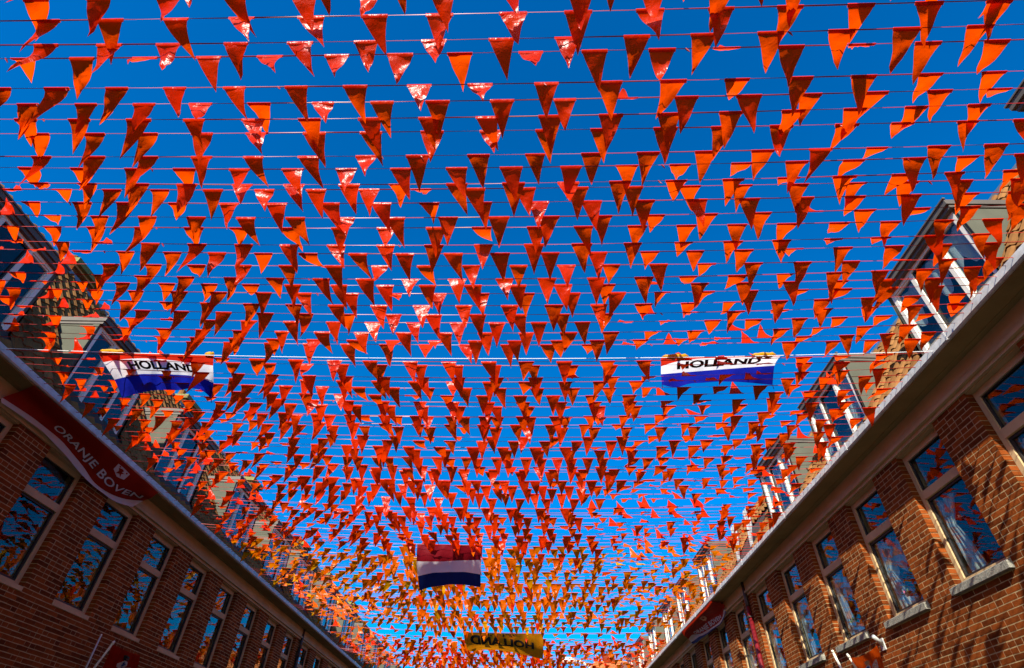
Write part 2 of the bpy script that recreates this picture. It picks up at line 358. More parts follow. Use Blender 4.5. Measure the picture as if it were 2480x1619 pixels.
        for lo, hi in ((ztr+.051, zt-.076), (zs+.101, ztr-.051)):
            t = .012 if lo > ztr else .028
            sm = MB().box(X(fs+.02), X(fe-.005), a+.0685, a+.0685+t, Z(lo), Z(hi)).box(X(fs+.02), X(fe-.005), b-.0685-t, b-.0685, Z(lo), Z(hi))
            sm.box(X(fs+.02), X(fe-.005), a+.0685+t, b-.0685-t, Z(lo), Z(lo+t)).box(X(fs+.02), X(fe-.005), a+.0685+t, b-.0685-t, Z(hi-t), Z(hi))
            sub('sash', sm, 'dark', win)
            sub('pane', MB().box(X(fs+.04), X(fs+.046), a+.07+t, b-.07-t, Z(lo+t), Z(hi-t)), 'glass', win)
        if left_sill:
            sub('sill', MB().box(X(-.012), X(fe), a+.004, b-.004, Z(zs-.005), Z(zs+.0495)), 'cream', win)
        else:
            sm = MB().prism([(X(-.060), a-.055, Z(zs-.055)), (X(-.060), a-.055, Z(zs+.015)), (X(.0), a-.055, Z(zs+.045)), (X(.14), a-.055, Z(zs+.049)), (X(.14), a-.055, Z(zs-.055))], (0, a-.055, 0), (0, b+.055, 0))
            sub('sill', sm, 'stone', win, fix=True)
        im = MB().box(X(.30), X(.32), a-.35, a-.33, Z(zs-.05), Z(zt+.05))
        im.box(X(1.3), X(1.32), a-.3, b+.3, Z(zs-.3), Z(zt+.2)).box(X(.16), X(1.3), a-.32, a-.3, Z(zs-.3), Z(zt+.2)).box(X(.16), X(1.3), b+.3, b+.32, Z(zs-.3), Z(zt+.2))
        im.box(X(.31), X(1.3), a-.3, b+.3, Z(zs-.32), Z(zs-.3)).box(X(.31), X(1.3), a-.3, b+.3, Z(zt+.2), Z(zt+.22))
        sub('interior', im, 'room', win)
    # dormers
    for d in dorms:
        if not (ya < d and d+1.6 < yb): continue
        a, b = d, d+1.6; zb, zt_ = 4.44, dtop
        sf = .06
        se = sr(zt_)
        dm = P('dormer', MB().box(X(.0), X(se+.2), a+.015, b-.015, Z(zt_), Z(zt_+.048)), 'fascia_dark')
        for y0, y1 in ((a+.03, a+.08), (b-.08, b-.03)):
            ck = MB().prism([(X(sf), y0, Z(zb-.10)), (X(sf), y0, Z(zt_)), (X(se+.1), y0, Z(zt_)), (X(sr(zb-.10)+.1), y0, Z(zb-.10))], (0, y0, 0), (0, y1, 0))
            sub('cheek', ck, 'cheek', dm, fix=True)
        for y0 in (a+.022, b-.0295): sub('corner_board', MB().box(X(sf-.012), X(sf+.09), y0, y0+.0075, Z(zb-.05), Z(zt_-.001)), 'cheek', dm)
        sub('roof_slab', MB().box(X(-.03), X(se+.25), a, b, Z(zt_+.05), Z(zt_+.13)).box(X(-.045), X(-.015), a-.015, b+.015, Z(zt_+.13), Z(zt_+.15)), 'fascia_dark', dm)
        bars = [a+.081, a+.081+.42, b-.081-.42-.06, b-.081-.06]
        fm = MB()
        for y in bars: fm.box(X(sf-.005), X(sf+.06), y, y+.06, Z(zb+.10), Z(zt_-.05))
        fm.box(X(sf-.005), X(sf+.06), a+.081, b-.081, Z(zt_-.05), Z(zt_-.001)).box(X(sf-.005), X(sf+.06), a+.081, b-.081, Z(zb+.02), Z(zb+.10))
        sub('frame', fm, 'white', dm)
        sub('dormer_sill', MB().box(X(sf-.05), X(sf+.05), a+.035, b-.035, Z(zb-.02), Z(zb+.018)), 'white', dm)
        sub('apron', MB().box(X(sf-.02), X(sf+.05), a+.03, b-.03, Z(zb-.14), Z(zb-.022)), 'zinc', dm)
        for i in range(3):
            y0, y1 = bars[i]+.0605, bars[i+1]-.0005
            sm = MB(); t = .022; lo, hi = zb+.1005, zt_-.0505
            sm.box(X(sf+.012), X(sf+.05), y0, y0+t, Z(lo), Z(hi)).box(X(sf+.012), X(sf+.05), y1-t, y1, Z(lo), Z(hi)).box(X(sf+.012), X(sf+.05), y0+t, y1-t, Z(lo), Z(lo+t)).box(X(sf+.012), X(sf+.05), y0+t, y1-t, Z(hi-t), Z(hi))
            sub('sash', sm, 'dark' if i == 1 else 'white', dm)
            sub('pane', MB().box(X(sf+.03), X(sf+.036), y0+t, y1-t, Z(lo+t), Z(hi-t)), 'glass', dm)
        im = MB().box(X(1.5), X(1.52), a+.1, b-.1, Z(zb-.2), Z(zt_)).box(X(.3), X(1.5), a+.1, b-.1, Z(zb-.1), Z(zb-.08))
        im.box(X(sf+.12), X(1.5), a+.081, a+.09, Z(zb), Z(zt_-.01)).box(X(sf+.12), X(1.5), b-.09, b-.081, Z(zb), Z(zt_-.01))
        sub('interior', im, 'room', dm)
    # chimneys
    for cyy in chims:
        if not (ya < cyy < yb): continue
        xs0, xs1 = ridge_s+.02, ridge_s+.62; y0, y1 = cyy, cyy+.62; zc0, zc1 = zr-.5, zr+.29
        cm = MB().box(X(xs0+.006), X(xs1), y0+.006, y1-.006, Z(zc0), Z(zc1))
        chm = P('chimney', cm, 'mortar'); bm_ = MB(); c = 0; zc = zc0+.03
        while zc < zc1-.05:
            o_ = .055 if c % 2 else 0
            for fy, fd in ((y0, -1), (y1, 1)):
                q = xs0+(-.11 if c % 2 else 0)
                while q < xs1:
                    e0, e1 = max(q, xs0), min(q+.21, xs1)
                    if e1-e0 > .03: bm_.box(X(e0), X(e1), fy-.004 if fd < 0 else fy-.02, fy+.02 if fd < 0 else fy+.004, Z(zc), Z(zc+BH))
                    q += .22
            q = y0+(.0 if c % 2 else -.11)+.022
            while q < y1-.02:
                e0, e1 = max(q, y0+.022), min(q+.21, y1-.022)
                if e1-e0 > .03: bm_.box(X(xs0-.004), X(xs0+.02), e0, e1, Z(zc), Z(zc+BH))
                q += .22
            zc += BH+JT; c += 1
        tag(sub('brickwork', bm_, 'brick', chm), kind='stuff')
        sub('cap', MB().box(X(xs0-.07), X(xs1+.07), y0-.07, y1+.07, Z(zc1), Z(zc1+.11)), 'lichen', chm)
        pm = MB()
        for dy in (.16, .44): pm.tube([(X(xs0+.3), y0+dy, Z(zc1+.10)), (X(xs0+.3), y0+dy, Z(zc1+.36))], [.09, .075], 10)
        sub('chimney_pot', pm, 'tile', chm)
    if pipe_y:
        pm = MB().tube([(X(-.055), pipe_y, Z(4.03)), (X(-.055), pipe_y, Z(3.62)), (X(-.055), pipe_y, Z(3.50))], .042, 12)
        pp = P('downpipe_shaded_top', pm, 'pipe_dark', smooth=True)  # upper length takes the dark colour to stand for the eave shade
        pm = MB().tube([(X(-.055), pipe_y, Z(3.52)), (X(-.055), pipe_y, .1)], .047, 12)
        pp = P('downpipe', pm, 'pipe' if side > 0 else 'pipe_dark', smooth=True)
        for zz in (3.3, 1.9, .4): sub('bracket', MB().box(X(-.11), X(.0), pipe_y-.06, pipe_y+.06, Z(zz), Z(zz+.03)), 'pipe_dark', pp)
    return root, wins
def rel_ok(z): return True
WR, WL = 5.04, 6.75
winR = [5.92+1.53*k for k in range(-7, 22)]
winL = [6.92+1.505*k for k in range(-8, 20)]
dR = [4.0-5.55-5.5, 4.0-5.55, 4.0-2.6, 4.0, 6.95, 9.52, 12.17-.02, 15.1, 18.0, 20.3, 23.2, 25.9, 28.8, 31.5, 34.3]
dR = sorted(dR); dR = [dR[0], -1.55, 1.25]+[d for d in dR if d >= 4]
dL = [-1.6, 1.1, 3.83, 6.44, 9.1, 12.03, 14.7, 17.0, 20.0, 22.9, 25.6, 28.5, 31.2, 34.1]
chL = [2.2, 6.95, 11.5, 16.1, 21.6, 25.3, 29.9]
terrace(1, WR, -8.0, 13.24, 'sunlit red brick terrace with stone sills, grey dormers and a red downpipe', winR, dR, [], 1.5, 1.28, 300, pipe_y=13.17)
terrace(1, WR, 13.245, 37.0, 'sunlit brick terrace beyond the red downpipe, an orange banner hung under its gutter', winR, dR, [], 1.5, 1.28, 0)
terrace(-1, WL, -8.0, 18.75, 'shaded dark brick terrace with cream windows, chimneys and a long banner under its gutter', winL, dL, chL, 1.6, 1.80, 300, left_sill=True, pitch_y=1.505, dtop=5.70, pipe_y=18.68)
terrace(-1, WL, 18.755, 37.0, 'far part of the shaded brick terrace past the dark downpipe', winL, dL, chL, 1.6, 1.80, 0, left_sill=True, pitch_y=1.505, dtop=5.70)
# ------------------------------------------------------------------ far house closing the street
def far_house():
    r = thing('corner_house', (10, 50, 0), 'house with an orange tiled hip roof closing the far end of the street', 'building')
    part('wall', MB().box(3.0, 18, 46, 56, 0, Z(5.6)), 'brick', r)
    x0, x1, y0, y1, ze, zrg = 2.5, 18.5, 45.5, 56.5, Z(5.6), Z(9.3)
    rm = MB().add([(x0, y0, ze), (x1, y0, ze), (x1, y1, ze), (x0, y1, ze), (6.0, 51, zrg), (15, 51, zrg)], [(0, 1, 5, 4), (1, 2, 5), (2, 3, 4, 5), (3, 0, 4), (3, 2, 1, 0)])
    rf = part('roof', rm, 'tile_far', r)
    tm = MB()
    for k in range(1, 22):
        t = k/22; a = Vector((x0, y0, ze)).lerp(Vector((6.0, 51, zrg)), t); b = Vector((x1, y0, ze)).lerp(Vector((15, 51, zrg)), t)
        n = int((b.x-a.x)/.24)
        for i in range(n):
            x = a.x+.1+i*.24; tm.box(x, x+.21, a.y-.09, a.y+.09, a.z-.02, a.z+.07)
    tag(sub('tile_field', tm, 'tile_far', rf), kind='stuff')
    ch = part('chimney', MB().box(6.6, 7.5, 50.6, 51.4, Z(8.9), Z(9.75)), 'brick', r)
    pm = MB()
    for i in range(4): pm.tube([(6.72+.22*i, 51, Z(9.74)), (6.72+.22*i, 51, Z(10.0))], .08, 8)
    sub('chimney_pot', pm, 'dark', ch)
    for k, x in enumerate((4.2, 7.0, 9.8, 12.6, 15.4)):
        w = part('window', MB().box(x, x+1.2, 45.93, 45.99, Z(2.8), Z(4.6)), 'white', r)
        sub('pane', MB().box(x+.1, x+1.1, 45.90, 45.925, Z(2.9), Z(4.5)), 'glass', w)
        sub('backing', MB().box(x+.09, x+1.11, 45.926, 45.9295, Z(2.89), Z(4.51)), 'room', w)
    part('gutter', MB().box(x0-.05, x1+.05, y0-.12, y0+.02, ze-.10, ze+.02), 'white', r)
far_house()
# street lamp arching over the far roadway
c0 = onY(1352, 1600, 24.0); c1 = onY(1392, 1601, 24.0); c2 = onY(1424, 1613, 24.0)
lp = thing('street_lamp', (c2.x+.35, 24.0, 0.12), 'pale street lamp with a curved arm and long white head above the far roadway', 'street lamp')
arm = [Vector((c2.x+.35, 24, .12)), Vector((c2.x+.35, 24, c2.z-1.4)), Vector((c2.x+.28, 24, c2.z-.7)), Vector((c2.x+.15, 24, c2.z-.2)), c2, c1.lerp(c2, .5)+Vector((0, 0, .05)), c1]
part('pole', MB().tube(arm, [.075, .06, .05, .045, .04, .04, .04], 10), 'white', lp, smooth=True)
hd = [c1+Vector((.05, 0, 0)), c1.lerp(c0, .2), c1.lerp(c0, .6), c0]
part('lamp_head', MB().tube(hd, [.05, .13, .12, .04], 10), 'white', lp, smooth=True)
# ------------------------------------------------------------------ bunting
XL, XR = -6.37, 4.655
LX = XR-XL
PWID, PLEN = 0.176, 0.268
def string_pt(X, ymid, sag, zl=4.10, zr=4.10):
    t = (X-XL)/LX
    return Vector((X, ymid+0.085-0.17*t, Z(zl+(zr-zl)*t-4*sag*t*(1-t))))
SKEWS = [-1.0, -.7, -.45, -.2, 0.0, .2, .45, .7]
def pennant_mb(skew, style):
    r = random.Random(style*17+3); m = MB(); lv = [0, .09, .2, .34, .5, .66, .82]
    a0 = r.uniform(-.25, .25); a1 = r.gauss(0, .38); a2 = r.gauss(0, .38); tw = r.uniform(-.6, .6); rip = r.uniform(.004, .014); ph = r.uniform(0, 6)
    def P(t, c):
        # integrate the hanging curve
        n = 14; d = b = 0
        for i in range(n):
            q = t*(i+.5)/n; th = a0+a1*q+a2*math.sin(3.1*q); d += math.cos(th)*PLEN*t/n; b += math.sin(th)*PLEN*t/n
        w = PWID*(1-t); x = skew*PWID*(t**1.35)
        tau = tw*t*1.3; ax = c*w
        yb = b+math.sin(tau)*ax+rip*math.sin(ph+7*t+c*5)*min(1, t*4)
        return (x+math.cos(tau)*ax, yb, -d)
    for t in lv:
        for c in (-.5, -.17, .17, .5): m.v.append(P(t, c))
    k = len(lv)
    m.v.append(P(1, 0))
    for i in range(k-1):
        for j in range(3): m.f.append((i*4+j, (i+1)*4+j, (i+1)*4+j+1, i*4+j+1))
    for j in range(3): m.f.append(((k-1)*4+j, 4*k, (k-1)*4+j+1))
    # hem folded over the tape
    h = .018
    b = len(m.v)
    for y, z in ((-.004, -h), (-.005, .004), (0, .008), (.005, .004), (.004, -h*.7)):
        m.v.append((-PWID/2*1.01, y, z)); m.v.append((PWID/2*1.01, y, z))
    for i in range(4): m.f.append((b+2*i, b+2*i+1, b+2*i+3, b+2*i+2))
    return m
NST = 14
PMB = {(i, s): pennant_mb(SKEWS[i], s+i*NST) for i in range(len(SKEWS)) for s in range(NST)}
PME = {}
def pmesh(i, s, m):
    if (i, s, m) not in PME: PME[(i, s, m)] = PMB[(i, s)].mesh('pennant', m, smooth=True)
    return PME[(i, s, m)]
def smooth_noise(x, y, k):
    return (math.sin(x*1.3+k*1.7+math.sin(y*.9+k)*1.4)+math.sin(y*1.9+x*.6+k*2.3)+math.sin(x*2.9-y*1.1+k*.7)*.6)/2.2
SKF = [(-6.5, -.5), (-4.5, -.65), (-3.1, -.65), (-2.6, 0.0), (-2.1, .42), (-1.4, .25), (-.6, .15), (.4, .03), (1.0, -.15), (1.8, -.4), (2.6, -.5), (5, -.55)]
def skewfield(X, Y):
    # the pattern shrinks towards the near strings as in the street's wind
    for (a, fa), (b, fb) in zip(SKF, SKF[1:]):
        if a <= X <= b: return fa+(fb-fa)*(X-a)/(b-a)
    return -.5
WF = [(-6.5, 92), (-4.6, 92), (-3.6, 62), (-2.8, 42), (-1.0, 36), (.3, 42), (1.2, 70), (2.0, 88), (3.2, 84), (5, 78)]
def windfield(X):
    for (a, fa), (b, fb) in zip(WF, WF[1:]):
        if a <= X <= b: return fa+(fb-fa)*(X-a)/(b-a)
    return 80
GUSTS = [(2.0, 4.9, 1.0, 85), (2.7, 3.4, .7, 55), (-4.9, 3.0, 1.2, 65), (-5.2, 5.2, .9, 60), (1.9, 6.6, .9, 45), (3.0, 11.0, 1.2, 60), (2.3, 9.5, .9, 50), (-3.2, 2.3, .5, 30), (-5.3, 15.5, 1.3, 70)]
def build_string(ymid, matn, phase, label, group, joined=False, mix=None, sag=None, skip=None, sp=.455):
    sag = sag if sag is not None else max(.07, random.gauss(.14, .03))
    dz = random.gauss(0, .012)
    mid = string_pt((XL+XR)/2, ymid, sag)
    root = thing('bunting_string', mid, label, 'bunting', group)
    n = 34; pts = [string_pt(XL+LX*i/n, ymid, sag)-mid for i in range(n+1)]
    k1, k2 = random.uniform(0, 6), random.uniform(2, 9)
    tail = MB().tube(pts, .0046, 4, True, ry=.0022, twist=lambda t: k1+k2*t+2*math.sin(9*t+k1))
    for e in (pts[0], pts[-1]):
        sx = 1 if e.x > 0 else -1
        tail.tube([e+Vector((0, 0, 0)), e+Vector((sx*.006, .008, -.035)), e+Vector((sx*.012, random.uniform(-.02, .03), -.075))], .003, 4)
    for _ in range(random.randrange(1, 4)):
        q = pts[random.randrange(3, n-3)]
        tail.tube([q+Vector((-.01, 0, .004)), q+Vector((.004, .006, -.012)), q+Vector((.016, random.uniform(-.01, .02), -.03))], [.006, .007, .002], 5)
    link('cord', tail.mesh('cord', 'cord'), root)
    x = phase; 
    while x > XL+.35: x -= sp
    joinmb = MB()
    while x < XR-.12:
        x += sp
        Xc = x+random.gauss(0, .012)
        if Xc > XR-.14 or Xc < XL+.2: continue
        if skip and skip[0] < Xc < skip[1]: continue
        P0 = string_pt(Xc, ymid, sag)
        phi = windfield(Xc)+20*smooth_noise(Xc, ymid, 1)+random.gauss(0, 14)
        gf = 0
        for gx, gy, gr, ga in GUSTS:
            gf = max(gf, math.exp(-((Xc-gx)**2+(ymid-gy)**2)/gr**2)*ga)
        phi += gf*random.uniform(.3, 1.25)
        if random.random() < .06: phi += random.uniform(30, 80)
        phi = max(-15, min(150, phi)); ph = math.radians(phi)
        tip = P0+Vector((0, math.sin(ph)*PLEN*.95, -math.cos(ph)*PLEN*.95))
        a, b = proj(P0), proj(tip); dx = 0
        f = skewfield(Xc, ymid)+random.gauss(0, .17)
        if a and b and a[2] > .5 and b[2] > .5:
            wpx = FPX/a[2]*PWID; dx = (f*wpx-(b[0]-a[0]))/(FPX/b[2])/PWID
        else: dx = f
        i = min(range(len(SKEWS)), key=lambda q: abs(SKEWS[q]-dx)); s = random.randrange(NST)
        mm = matn
        if mix and random.random() < mix[1]: mm = mix[0]
        t = (Xc-XL)/LX; slopez = (-4*sag*(1-2*t))/LX
        R = Matrix.Rotation(math.atan(-0.17/LX), 3, 'Z') @ Matrix.Rotation(-math.atan(slopez), 3, 'Y') @ Matrix.Rotation(ph, 3, 'X')
        scl = random.gauss(1, .035)
        if joined:
            pm = PMB[(i, s)]; joinmb.add([(P0-mid)+R@(Vector(v)*scl) for v in pm.v], pm.f)
        else:
            o = link('pennant', pmesh(i, s, mm), root, P0-mid); o.rotation_euler = R.to_euler(); o.scale = (scl, scl, scl)
    if joinmb.v: tag(link('pennants', joinmb.mesh('pennants', matn, smooth=True), root), kind='stuff')
    return root
_O = lambda n: f"{n}{'th' if 10 <= n % 100 <= 20 else {1: 'st', 2: 'nd', 3: 'rd'}.get(n % 10, 'th')}"
LAB_R = 'string of red orange triangular pennants stretched across the street from gutter to gutter'
LAB_A = 'string of amber orange pennants across the street beyond the plain tricolour flag'
LAB_F = 'distant string of mixed orange pennants beyond the amber flag with mirrored lettering'
LAB_N = 'string of red orange pennants overhead, above and behind the viewer'
# strings measured in the photograph: image height at x=836 and centre of one pennant
top = [(41.9, 1071), (96.8, 1050), (136, 963), (208.6, 1016), (250, 1065), (283, 1038), (325, 1040), (381.6, 1018), (404.6, 975)]
ym = [1.10, 1.24]; phs = [None, (1067, -15)]
for py, cx in top:
    P = onZ(836, py, Z(3.965)); t = (P.x-XL)/LX; ym.append(P.y-.085+.17*t); phs.append((cx, py))
y = ym[-1]
while y < 17.35:
    y += .142+random.gauss(0, .022)
    if abs(y-4.99) < .06: y = 5.06
    ym.append(y); phs.append(None)
n_first = len(ym)
for i, yy in enumerate(ym):
    if phs[i]: P = onY(phs[i][0], phs[i][1], yy); ph = P.x
    else: ph = random.uniform(0, .5)
    lab = f'string of red orange pennants, {_O(sum(1 for q in ym if yy <= q < 4.99))} from the white rope on the viewer side' if yy < 4.99 else f'string of red orange pennants, {_O(sum(1 for q in ym if 4.99 < q <= yy))} beyond the white rope'
    if yy < 11.1: build_string(yy, 'pennant_red', ph, lab, 'red orange bunting over the near street')
    else: build_string(yy, 'pennant_amber', ph, f'string of amber orange pennants, {_O(sum(1 for q in ym if 11.1 <= q <= yy))} beyond the plain tricolour flag', 'amber bunting over the middle of the street', mix=('pennant_red', .10) if random.random() < .5 else ('pennant_yellow', .14), sp=.44)
y = 18.22; nf = 0
while y < 24.0:
    if not (18.4 < y < 18.95):
        nf += 1; build_string(y, 'pennant_amber', random.uniform(0, .5), f'distant string of mixed orange pennants, {_O(nf)} counting on from the amber lettered flag', 'distant mixed orange bunting', mix=('pennant_red', .45), sp=.44, sag=random.gauss(.13, .03), skip=(-1.6, 1.0) if y < 18.3 else None)
    y += .145+random.gauss(0, .02)
y = 0.95; nf = 0
while y > -4.6:
    nf += 1; build_string(y, 'pennant_red', random.uniform(0, .5), LAB_N, 'bunting overhead behind the viewer', joined=True)
    y -= .142+random.gauss(0, .02)
# ------------------------------------------------------------------ cloth from measured edges
def poly_at(row, u):
    xs = [p[0] for p in row]; L = [0]
    for a, b in zip(row, row[1:]): L.append(L[-1]+math.hypot(b[0]-a[0], b[1]-a[1]))
    t = u*L[-1]
    for i in range(len(row)-1):
        if t <= L[i+1]+1e-9:
            k = (t-L[i])/(L[i+1]-L[i]); return (row[i][0]+(row[i+1][0]-row[i][0])*k, row[i][1]+(row[i+1][1]-row[i][1])*k)
    return row[-1]
def cr(p0, p1, p2, p3, t):
    return 0.5*((2*p1)+(-p0+p2)*t+(2*p0-5*p1+4*p2-p3)*t*t+(-p0+3*p1-3*p2+p3)*t**3)
class Cloth:
    """a hanging cloth: its horizontal seams are seen in the photo; each next seam lies one stripe height away along the cloth, downwind"""
    def __init__(s, rows, top_fn, heights, nu=9, far=True, wallx=None):
        s.nu = nu; s.g = []
        for ri, row in enumerate(rows):
            line = []
            for j in range(nu):
                x, y = poly_at(row, j/(nu-1))
                if ri == 0: line.append(top_fn(x, y))
                else:
                    h = heights[ri-1]; d = ray(x, y).normalized(); p = s.g[-1][j]; oc = CAMP-p; b = d.dot(oc); c = oc.dot(oc)-h*h; D = b*b-c
                    t = -b+((math.sqrt(D) if far else -math.sqrt(D)) if D > 0 else 0); line.append(CAMP+d*t)
            s.g.append(line)
        # smooth depth along each seam
        for r in s.g[1:]:
            dist = [(p-CAMP).length for p in r]
            for _ in range(3): dist = [(dist[max(i-1, 0)]+2*dist[i]+dist[min(i+1, nu-1)])/4 for i in range(nu)]
            for i in range(nu): r[i] = CAMP+(r[i]-CAMP).normalized()*dist[i]
        if wallx:          # keep it in front of the fascia and below the soffit
            for r in s.g:
                for i, p in enumerate(r):
                    d = (p-CAMP).normalized(); t = (p-CAMP).length
                    t = min(t, wallx/d.x, (Z(4.008)-HC)/d.z if d.z > 0 else 99); r[i] = CAMP+d*t
        s.wr = random.uniform(0, 6); s.amp = .25 if wallx else 1
    def __call__(s, u, v, off=0.0):
        """u 0..1 along, v 0..rows-1 down"""
        n = len(s.g)-1; i = min(int(v), n-1); t = v-i; j = min(int(u*(s.nu-1)), s.nu-2); q = u*(s.nu-1)-j
        def col(jj):
            jj = max(0, min(s.nu-1, jj)); R = lambda k: s.g[max(0, min(n, k))][jj]
            return cr(R(i-1), R(i), R(i+1), R(i+2), t)
        p = cr(col(j-1), col(j), col(j+1), col(j+2), q)
        w = .009*math.sin(31*u+s.wr+2*v)+.009*math.sin(17*u-3*v+s.wr)+.006*math.sin(53*u+4*v+2*s.wr)*min(1, v)
        d = (p-CAMP).normalized()
        return p+d*(w*s.amp*min(1, v*2)-off-(.014 if s.amp < 1 else 0))
    def strip(s, v0, v1, nv=6, nU=36, th=.0):
        m = MB()
        for a in range(nv+1):
            for b in range(nU+1): m.v.append(tuple(s(b/nU, v0+(v1-v0)*a/nv)))
        for a in range(nv):
            for b in range(nU):
                k = a*(nU+1)+b; m.f.append((k, k+1, k+nU+2, k+nU+1))
        return m
def text_shape(txt, bold=0.0, shear=0.0, spacing=1.0):
    cu = bpy.data.curves.new('lettering', 'FONT'); cu.body = txt; cu.size = 1; cu.offset = bold; cu.shear = shear; cu.space_character = spacing; cu.resolution_u = 3
    o = bpy.data.objects.new('lettering_tmp', cu); COL.objects.link(o); bpy.context.view_layer.update()
    me = bpy.data.meshes.new_from_object(o.evaluated_get(bpy.context.evaluated_depsgraph_get()))
    bpy.data.objects.remove(o); bpy.data.curves.remove(cu)
    bm = bmesh.new(); bm.from_mesh(me); bpy.data.meshes.remove(me)
    bmesh.ops.remove_doubles(bm, verts=bm.verts, dist=1e-4)
    bmesh.ops.triangulate(bm, faces=bm.faces)
    for _ in range(3):
        es = [e for e in bm.edges if e.calc_length() > .22]
        if es: bmesh.ops.subdivide_edges(bm, edges=es, cuts=1); bmesh.ops.triangulate(bm, faces=bm.faces)
    v = np.array([tuple(q.co)[:2] for q in bm.verts]); bm.verts.index_update(); f = [tuple(q.index for q in t.verts) for t in bm.faces]; bm.free()
    lo, hi = v.min(0), v.max(0); return (v-lo)/(hi-lo), f
def letters(cloth, txt, u0, u1, v0, v1, off=.006, bold=.045, flip=False, **k):
    v, f = text_shape(txt, bold, **k); m = MB(); vv = []
    for a, b in v:
        a2 = 1-a if flip else a
        fv0 = v0(a2) if callable(v0) else v0; fv1 = v1(a2) if callable(v1) else v1
        vv.append(tuple(cloth(u0+(u1-u0)*a2, fv1+(fv0-fv1)*b, off)))
    return m.add(vv, f)
def patch(cloth, poly, off):
    """flat printed shape given as (u,v) outline"""
    bm = bmesh.new(); bm.faces.new([bm.verts.new((a, b, 0)) for a, b in poly]); bmesh.ops.triangulate(bm, faces=bm.faces)
    for _ in range(2):
        es = [e for e in bm.edges if e.calc_length() > .12]
        if es: bmesh.ops.subdivide_edges(bm, edges=es, cuts=1); bmesh.ops.triangulate(bm, faces=bm.faces)
    bm.verts.index_update(); m = MB().add([cloth(q.co.x, q.co.y, off) for q in bm.verts], [tuple(w.index for w in t.verts) for t in bm.faces]); bm.free(); return m
# rope with the two lettered flags
def rope_pt(X):
    t = (X-XL)/LX; return Vector((X, 5.08-.17*t, Z(4.07-4*.135*t*(1-t))))
def rope_top(x, y):
    Y = 5.0
    for _ in range(6): P = onY(x, y, Y); Y = 5.08-.17*(P.x-XL)/LX
    Q = rope_pt(P.x); return Q
single('rope', MB().tube([rope_pt(XL+LX*i/40) for i in range(41)], .0038, 6), 'rope', 'thin white rope across the street carrying the two lettered flags', 'rope')
HROWS = {'R': [[(1600, 866), (1670, 866), (1750, 864), (1830, 862), (1892, 861)],
               [(1601, 888), (1622, 880), (1660, 872), (1711, 868), (1800, 866), (1889, 864)],
               [(1601, 907), (1650, 903), (1711, 898), (1800, 891), (1876, 886)],
               [(1603, 932), (1636, 939), (1657, 931), (1749, 924), (1810, 927), (1871, 933)]],
         'L': [[(234, 859), (330, 862), (420, 864), (515, 868)],
               [(250, 878), (290, 871), (340, 868), (398, 871), (455, 878), (516, 886)],
               [(277, 920), (331, 907), (391, 906), (474, 911), (517, 928)],
               [(296, 964), (340, 951), (389, 944), (431, 946), (463, 941), (491, 947), (512, 966)]]}
for key, lab in (('R', 'red white and blue flag lettered HOLLAND hanging clear against the blue sky'), ('L', 'red white and blue flag lettered HOLLAND in front of the shaded left roofs and dormers')):
    rows = HROWS[key]; c = Cloth(rows, rope_top, [.27, .28, .28])
    mid = c(.5, 0); r = thing('lettered_flag', mid, lab, 'flag')
    part('red_stripe', c.strip(0, 1), 'f_red', r, smooth=True); part('white_stripe', c.strip(1, 2), 'f_white', r, smooth=True); part('blue_stripe', c.strip(2, 3), 'f_blue', r, smooth=True)
    if key == 'R': part('lettering', letters(c, 'HOLLAND', .14, .86, lambda a: 1.16, lambda a: 1.74), 'ink', r)
    else: part('lettering', letters(c, 'HOLLAND', .20, .84, lambda a: 1.18, lambda a: 1.72), 'ink', r)
    for u0, u1 in (((.03, .24), (.77, .96)) if key == 'R' else ((-.02, .20), (.9, .97))):
        m = MB(); pts = []
        for i in range(9):
            u = u0+(u1-u0)*i/8; pts.append(c(max(u, 0), 0)+Vector((min(u, 0)*1.3, .03, .035+.008*math.sin(i*2))))
        part('yellow_corner', m.tube(pts, [.006, .02, .03, .032, .028, .034, .03, .028, .01], 7), 'f_yellow', r, smooth=True)
    cm = MB()
    for q in ((0, 3), (1, 3)): p = c(*q); cm.tube([p, p+Vector((.01, .02, -.05))], .004, 5)
    part('corner_tie', cm, 'ink', r)
# plain tricolour
def line_top(ymid, sag=.14, dz=0):
    def fn(x, y):
        P = onY(x, y, ymid)
        for _ in range(4): P = onY(x, y, string_pt(P.x, ymid, sag).y)
        return string_pt(P.x, ymid, sag)+Vector((0, 0, dz))
    return fn
trows = [[(1008, 1334), (1060, 1333), (1120, 1334), (1166, 1335)], [(1009, 1360), (1060, 1361), (1110, 1358), (1164, 1357)],
         [(1012, 1396), (1045, 1388), (1090, 1386), (1130, 1386), (1164, 1392)], [(1016, 1431), (1040, 1423), (1090, 1416), (1130, 1417), (1164, 1423)]]
def near_line(target):
    return min(ym, key=lambda q: abs(q-target))
yt = near_line(10.98)
c = Cloth(trows, line_top(yt), [.30, .30, .30]); r = thing('tricolour_flag', c(.5, 0), 'plain red white and blue tricolour flag hanging where the bunting turns amber', 'flag')
part('red_stripe', c.strip(0, 1), 'f_crimson', r, smooth=True); part('white_stripe', c.strip(1, 2), 'f_white', r, smooth=True); part('blue_stripe', c.strip(2, 3), 'f_navy', r, smooth=True)
